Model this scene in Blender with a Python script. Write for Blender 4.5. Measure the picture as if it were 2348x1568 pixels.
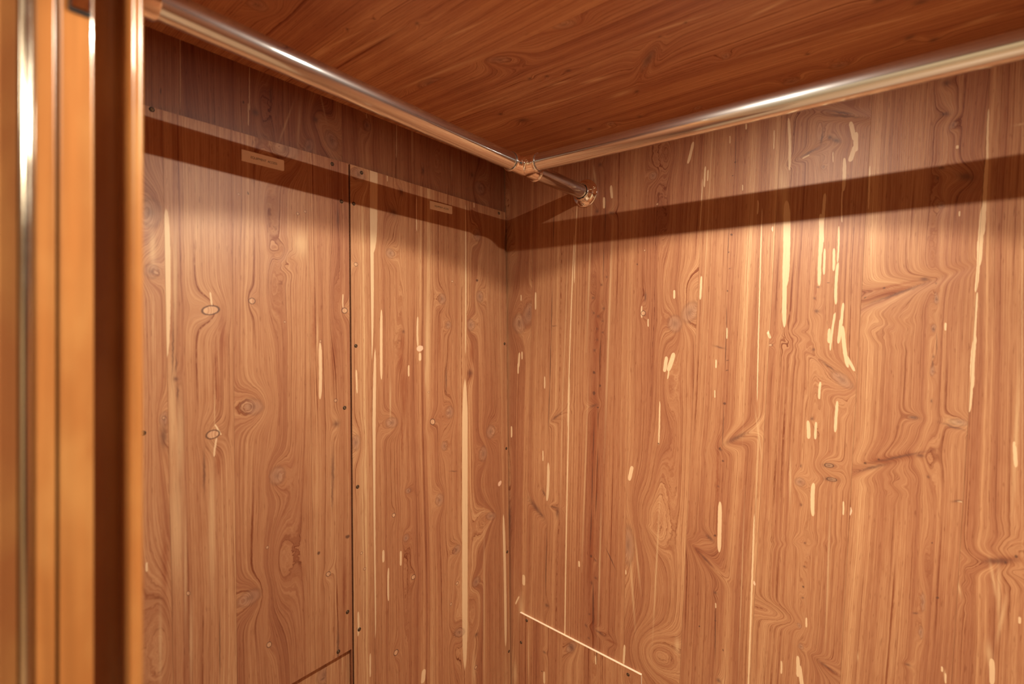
import bpy, bmesh, math, random
from mathutils import Vector, Matrix
R = math.radians
random.seed(4)
for o in list(bpy.data.objects): bpy.data.objects.remove(o)
scn = bpy.context.scene
COL = scn.collection

# ------------------------------------------------------------------ camera, world, lights, exposure
cam_d = bpy.data.cameras.new('camera'); cam = bpy.data.objects.new('camera', cam_d); COL.objects.link(cam)
cam.rotation_euler = (R(90), 0, R(39.1)); cam.location = (0, 0, 0)
cam_d.sensor_width = 36; cam_d.lens = 1115.0 / 2348 * 36
cam_d.shift_y = -(784 - 748) / 2348.0
cam_d.clip_start = .01
cam_d.dof.use_dof = True; cam_d.dof.focus_distance = 1.0; cam_d.dof.aperture_fstop = 2.8
scn.camera = cam
scn.cycles.max_bounces = 7; scn.cycles.diffuse_bounces = 5; scn.cycles.glossy_bounces = 4
scn.cycles.use_adaptive_sampling = True; scn.cycles.adaptive_threshold = .025; scn.cycles.adaptive_min_samples = 16

w = bpy.data.worlds.new('world'); scn.world = w; w.use_nodes = True
w.node_tree.nodes['Background'].inputs[0].default_value = (1, .8, .6, 1)
w.node_tree.nodes['Background'].inputs[1].default_value = .02

LAMP = Vector((-.1715, .4446, .3956))
WARM = (1, .95, .74)
def light(name, kind, loc, power, color, rot=None, **kw):
    d = bpy.data.lights.new(name, kind); o = bpy.data.objects.new(name, d); COL.objects.link(o)
    o.location = loc; d.energy = power; d.color = color
    if rot: o.rotation_euler = rot
    for k_, v_ in kw.items(): setattr(d, k_, v_)
    return o
# the downlight's reflector beam and the weaker glow that spills sideways from its lens
light('downlight_beam', 'SPOT', LAMP, 9.5, WARM, (0, R(3.6), 0), spot_size=R(136), spot_blend=.09, shadow_soft_size=.011)
light('downlight_spill', 'AREA', LAMP, 3.9, (1, .93, .78), shape='DISK', size=.020)
# ceiling lamp of the passage behind the doorway
light('passage_lamp', 'AREA', (.35, -1.0, .85), 26.0, (1, .86, .64), (R(25), 0, 0), size=.35)

vs = scn.view_settings
vs.view_transform = 'Standard'; vs.look = 'None'; vs.exposure = .90; vs.gamma = 1; vs.use_curve_mapping = False

# ------------------------------------------------------------------ measured tables (metres, in the plane of each surface)
F_PANEL1=[("k",0.2009,0.0736,0.00779,0.00878,0.088),("k",0.2002,0.1526,0.01182,0.01759,-0.004),("o",0.2722,0.0234,0.01091,0.0063,0.18),("o",0.3298,0.0391,0.00452,0.00438,0.04),("d",0.2288,-0.0723,0.00363,0.00421,-0.004),("k",0.3288,-0.1236,0.01581,0.0112,-0.268),("k",0.2149,-0.1268,0.00505,0.01005,-0.004),("o",0.2144,-0.1244,0.00222,0.0021,0.063),("o",0.2741,-0.1571,0.00837,0.00586,0.103),("k",0.3668,-0.2385,0.01139,0.01319,-0.007),("o",0.4889,0.0282,0.00525,0.00471,-0.009),("o",0.3805,0.0071,0.00178,0.00177,-0.007),("o",0.4423,-0.0256,0.00201,0.00188,-0.008),("k",0.3232,-0.4147,0.01601,0.01069,0.078),("d",0.4707,-0.1725,0.00683,0.00614,-0.009),("o",0.4702,-0.1309,0.00297,0.00269,-0.009),("o",0.2422,-0.373,0.00213,0.0031,0.392),("o",0.3504,-0.3473,0.00213,0.00204,-0.007),("o",0.4535,-0.4295,0.00426,0.00363,-0.447),("p",0.4362,-0.3871,0.00252,0.00222,-0.008),("o",0.3521,-0.5,0.00351,0.00433,0.29),("p",0.4913,-0.3773,0.00369,0.00311,-0.009),("o",0.4037,0.1875,0.00243,0.00233,-0.007),("o",0.4166,0.1935,0.00218,0.00236,-0.008),("o",0.3112,0.2007,0.00159,0.00166,-0.006),("p",0.3244,0.2048,0.00098,0.00202,-0.006),("k",0.3839,0.2898,0.01948,0.01579,0.276),("d",0.4774,0.1929,0.00261,0.0203,-0.009),("b",0.3592,0.0646,0.00892,0.05564,-0.007),("q",0.3791,0.112,0.02251,0.02295,0.549),("b",0.3686,-0.378,0.01928,0.07619,-0.007),("b",0.4676,0.0447,0.00758,0.05779,-0.009),("b",0.2152,-0.4321,0.01674,0.08197,-0.004),("b",0.3519,0.1851,0.00825,0.0485,-0.007),("r",0.223,-0.0072,0.00153,0.04194,-0.004),("d",0.2249,-0.0312,0.00102,0.036,-0.004),("r",0.4667,-0.0553,0.00672,0.04606,-0.009),("r",0.4306,-0.0015,0.00314,0.06694,-0.008),("d",0.2138,-0.1491,0.00506,0.01652,-0.004),("d",0.2626,-0.2075,0.00171,0.03113,-0.005),("r",0.2813,-0.0971,0.00467,0.03827,-0.005),("r",0.2786,-0.065,0.00289,0.0573,-0.005),("r",0.2808,-0.199,0.00593,0.0286,-0.005),("r",0.2876,-0.0206,0.00589,0.0515,-0.005),("d",0.4633,-0.2538,0.00342,0.03804,-0.009),("d",0.4621,-0.2916,0.00215,0.03037,-0.009),("r",0.4843,-0.4679,0.00374,0.04623,-0.009),("d",0.4707,-0.5615,0.00283,0.03795,-0.009),("c",0.2817,-0.4658,0.00078,0.05992,-0.005),("r",0.2146,-0.3202,0.00372,0.05285,-0.004),("d",0.2289,-0.0525,0.00104,0.01325,-0.004),("d",0.2303,-0.0917,0.00156,0.01326,-0.004),("s",0.2192,0.0585,0.00355,0.10161,-0.004),("t",0.2284,0.0652,0.00259,0.0846,-0.004),("t",0.2246,-0.1091,0.00515,0.08974,-0.004),("t",0.2326,-0.1584,0.00635,0.07837,-0.004),("t",0.2285,-0.2716,0.01079,0.09565,-0.004),("t",0.2387,-0.3353,0.00225,0.09054,-0.004),("t",0.2451,-0.4411,0.00238,0.06666,-0.005),("t",0.2092,-0.4291,0.0022,0.05233,-0.004),("s",0.4419,-0.0766,0.00281,0.04875,-0.008),("t",0.4368,-0.0165,0.00159,0.02991,-0.008),("s",0.2728,0.04,0.00115,0.01008,0.121),("t",0.2766,-0.122,0.00093,0.03805,-0.005),("s",0.281,-0.1513,0.00111,0.0093,0.447),("s",0.2769,-0.176,0.0012,0.01358,-0.135),("s",0.1942,-0.3183,0.00127,0.0063,-0.004),("s",0.4855,0.0454,0.00113,0.01253,-0.009),("t",0.4086,0.1372,0.0137,0.02194,-0.008),("t",0.2025,0.1043,0.00392,0.02935,-0.004),("t",0.2026,0.0047,0.00068,0.03511,-0.004),("t",0.2723,-0.2853,0.00476,0.10046,-0.005)]
F_PANEL2=[("k",0.59,0.1429,0.00941,0.00858,-0.011),("o",0.5129,0.1139,0.00367,0.00321,-0.01),("k",0.7261,0.0598,0.01026,0.01046,-0.013),("k",0.846,0.0703,0.01062,0.01242,-0.016),("k",0.7435,0.0029,0.00788,0.00769,-0.014),("k",0.8139,0.003,0.01305,0.01213,-0.015),("w",0.6625,-0.0461,0.00923,0.00642,0.101),("d",0.6201,-0.0105,0.00327,0.0035,-0.012),("d",0.8107,-0.1078,0.00868,0.00804,-0.015),("k",0.5894,-0.1885,0.01361,0.00935,-0.152),("o",0.6951,-0.2028,0.00672,0.00564,-0.721),("k",0.7448,-0.1893,0.0106,0.01245,-0.014),("k",0.7282,-0.26,0.00783,0.00944,-0.014),("k",0.8795,-0.2551,0.01443,0.01469,-0.016),("k",0.8523,-0.3022,0.01244,0.01647,-0.016),("k",0.7127,-0.3729,0.01038,0.0121,-0.013),("k",0.6285,-0.3313,0.00682,0.00524,-0.012),("o",0.5926,-0.3696,0.00379,0.00381,-0.011),("k",0.6219,-0.4236,0.00689,0.00693,-0.012),("k",0.7617,-0.4967,0.01139,0.00865,-0.014),("k",0.8778,-0.4573,0.01645,0.00834,-0.293),("k",0.8237,-0.5933,0.01263,0.01001,-0.015),("o",0.6397,-0.5089,0.00481,0.00438,-0.012),("o",0.5196,-0.4172,0.00254,0.00207,-0.01),("o",0.5258,-0.4483,0.00278,0.00224,-0.01),("o",0.762,-0.5712,0.00377,0.00326,-0.014),("k",0.7672,-0.6826,0.01652,0.00864,-0.452),("d",0.8218,-0.7142,0.00649,0.00498,-0.015),("o",0.5949,-0.6379,0.00527,0.00506,-0.011),("o",0.7428,-0.609,0.00285,0.00284,-0.014),("o",0.8192,-0.7881,0.00429,0.00358,-0.015),("o",0.685,-0.1389,0.00242,0.00183,-0.013),("d",0.5992,0.2252,0.00966,0.0078,-0.011),("d",0.6179,0.2699,0.00668,0.00705,-0.011),("k",0.8408,0.2165,0.01219,0.01449,-0.016),("k",0.52,0.2813,0.01238,0.01138,-0.01),("k",0.5097,-0.2128,0.00828,0.0127,-0.01),("o",0.7568,0.1001,0.00295,0.00234,-0.014),("p",0.8376,0.1079,0.00331,0.00247,-0.016),("w",0.9113,-0.3871,0.00773,0.00502,0.708),("d",0.7548,-0.321,0.01229,0.00144,-0.226),("c",0.9418,0.207,0.00278,0.03096,-0.017),("r",0.614,-0.0714,0.0108,0.03653,-0.011),("r",0.6178,-0.1153,0.01306,0.04357,-0.012),("r",0.6166,-0.0367,0.00866,0.0314,-0.011),("r",0.6196,-0.1503,0.00657,0.03923,-0.012),("r",0.8158,-0.0627,0.00873,0.03839,-0.015),("r",0.8107,-0.1128,0.01158,0.01407,-0.015),("r",0.7174,-0.0208,0.00253,0.05657,-0.013),("d",0.7353,-0.1165,0.0026,0.0343,-0.014),("r",0.6145,-0.2192,0.00219,0.05199,-0.011),("b",0.617,-0.5664,0.00591,0.06018,-0.012),("b",0.6144,-0.0366,0.00863,0.03483,-0.011),("b",0.6147,-0.4791,0.00806,0.05162,-0.012),("b",0.7339,-0.1259,0.00649,0.03807,-0.014),("b",0.8198,-0.658,0.01596,0.05982,-0.015),("b",0.6186,0.042,0.00544,0.04378,-0.012),("b",0.7537,-0.6856,0.01181,0.07606,-0.014),("b",0.8527,-0.4672,0.02235,0.04099,-0.016),("s",0.553,0.2643,0.00852,0.12529,-0.01),("s",0.5473,0.0892,0.00408,0.15716,-0.01),("s",0.5471,-0.3141,0.00359,0.26977,-0.01),("s",0.5667,-0.0352,0.0028,0.06701,-0.011),("s",0.656,-0.0108,0.0023,0.03061,-0.012),("s",0.6324,-0.0901,0.002,0.01147,-0.012),("s",0.5126,-0.1016,0.00173,0.02163,0.03),("s",0.792,-0.3097,0.00718,0.14807,-0.015),("s",0.7886,-0.4471,0.00877,0.32376,-0.015),("s",0.7996,0.1082,0.002,0.17062,-0.015),("s",0.9272,-0.631,0.00468,0.16247,0.01),("s",0.5674,-0.4402,0.00244,0.0116,-0.011),("s",0.5778,-0.4985,0.00208,0.03171,-0.011),("s",0.6085,-0.4595,0.00227,0.01456,-0.011),("s",0.6566,0.233,0.00141,0.03628,-0.012),("s",0.5362,-0.631,0.00171,0.02167,-0.01),("s",0.6634,-0.7217,0.00543,0.01338,-0.134),("t",0.8134,-0.7899,0.00656,0.03956,-0.015),("t",0.6771,-0.1024,0.0031,0.03651,-0.013),("t",0.6826,-0.0478,0.0072,0.11016,-0.013),("t",0.5868,-0.1464,0.00208,0.04245,-0.011),("s",0.512,-0.5428,0.002,0.02206,-0.01),("s",0.5844,0.2918,0.00106,0.00858,-0.011),("s",0.8299,0.2847,0.00151,0.00618,-0.015),("s",0.6623,-0.0633,0.00349,0.00813,-0.012),("t",0.8495,-0.6714,0.00332,0.18306,-0.016)]
F_BAND=[("d",0.3395,0.3368,0.00489,0.00619,-0.006),("d",0.4399,0.3585,0.00592,0.00682,-0.008),("k",0.4701,0.3313,0.01134,0.0155,0.414),("k",0.4268,0.3071,0.00735,0.01488,-0.337),("k",0.5436,0.3822,0.00811,0.00998,-0.01),("d",0.831,0.3568,0.00613,0.00619,-0.015),("d",0.6813,0.3297,0.0031,0.00834,-0.013),("k",0.8562,0.3316,0.01578,0.01469,-0.016),("c",0.2142,0.3235,0.00081,0.00539,-0.004),("d",0.3634,0.3731,0.00148,0.01692,-0.007),("p",0.3215,0.3461,0.00135,0.00202,-0.006),("s",0.3306,0.3711,0.0009,0.03409,-0.006),("s",0.329,0.3298,0.00102,0.01768,-0.006),("s",0.2375,0.3601,0.00069,0.05548,-0.004),("s",0.6128,0.3915,0.00125,0.05281,-0.011),("s",0.5428,0.4068,0.00102,0.01164,-0.01),("t",0.3879,0.3355,0.00164,0.04001,-0.322),("t",0.4102,0.3427,0.00236,0.03752,-0.06),("t",0.4539,0.3877,0.00184,0.02842,0.234),("t",0.7645,0.3603,0.0028,0.02957,-0.014),("t",0.6529,0.395,0.00361,0.0545,-0.012),("b",0.3462,0.3425,0.00992,0.04153,-0.006),("b",0.4413,0.3454,0.01352,0.04554,-0.008),("b",0.7123,0.3564,0.01171,0.03796,-0.013)]
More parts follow.
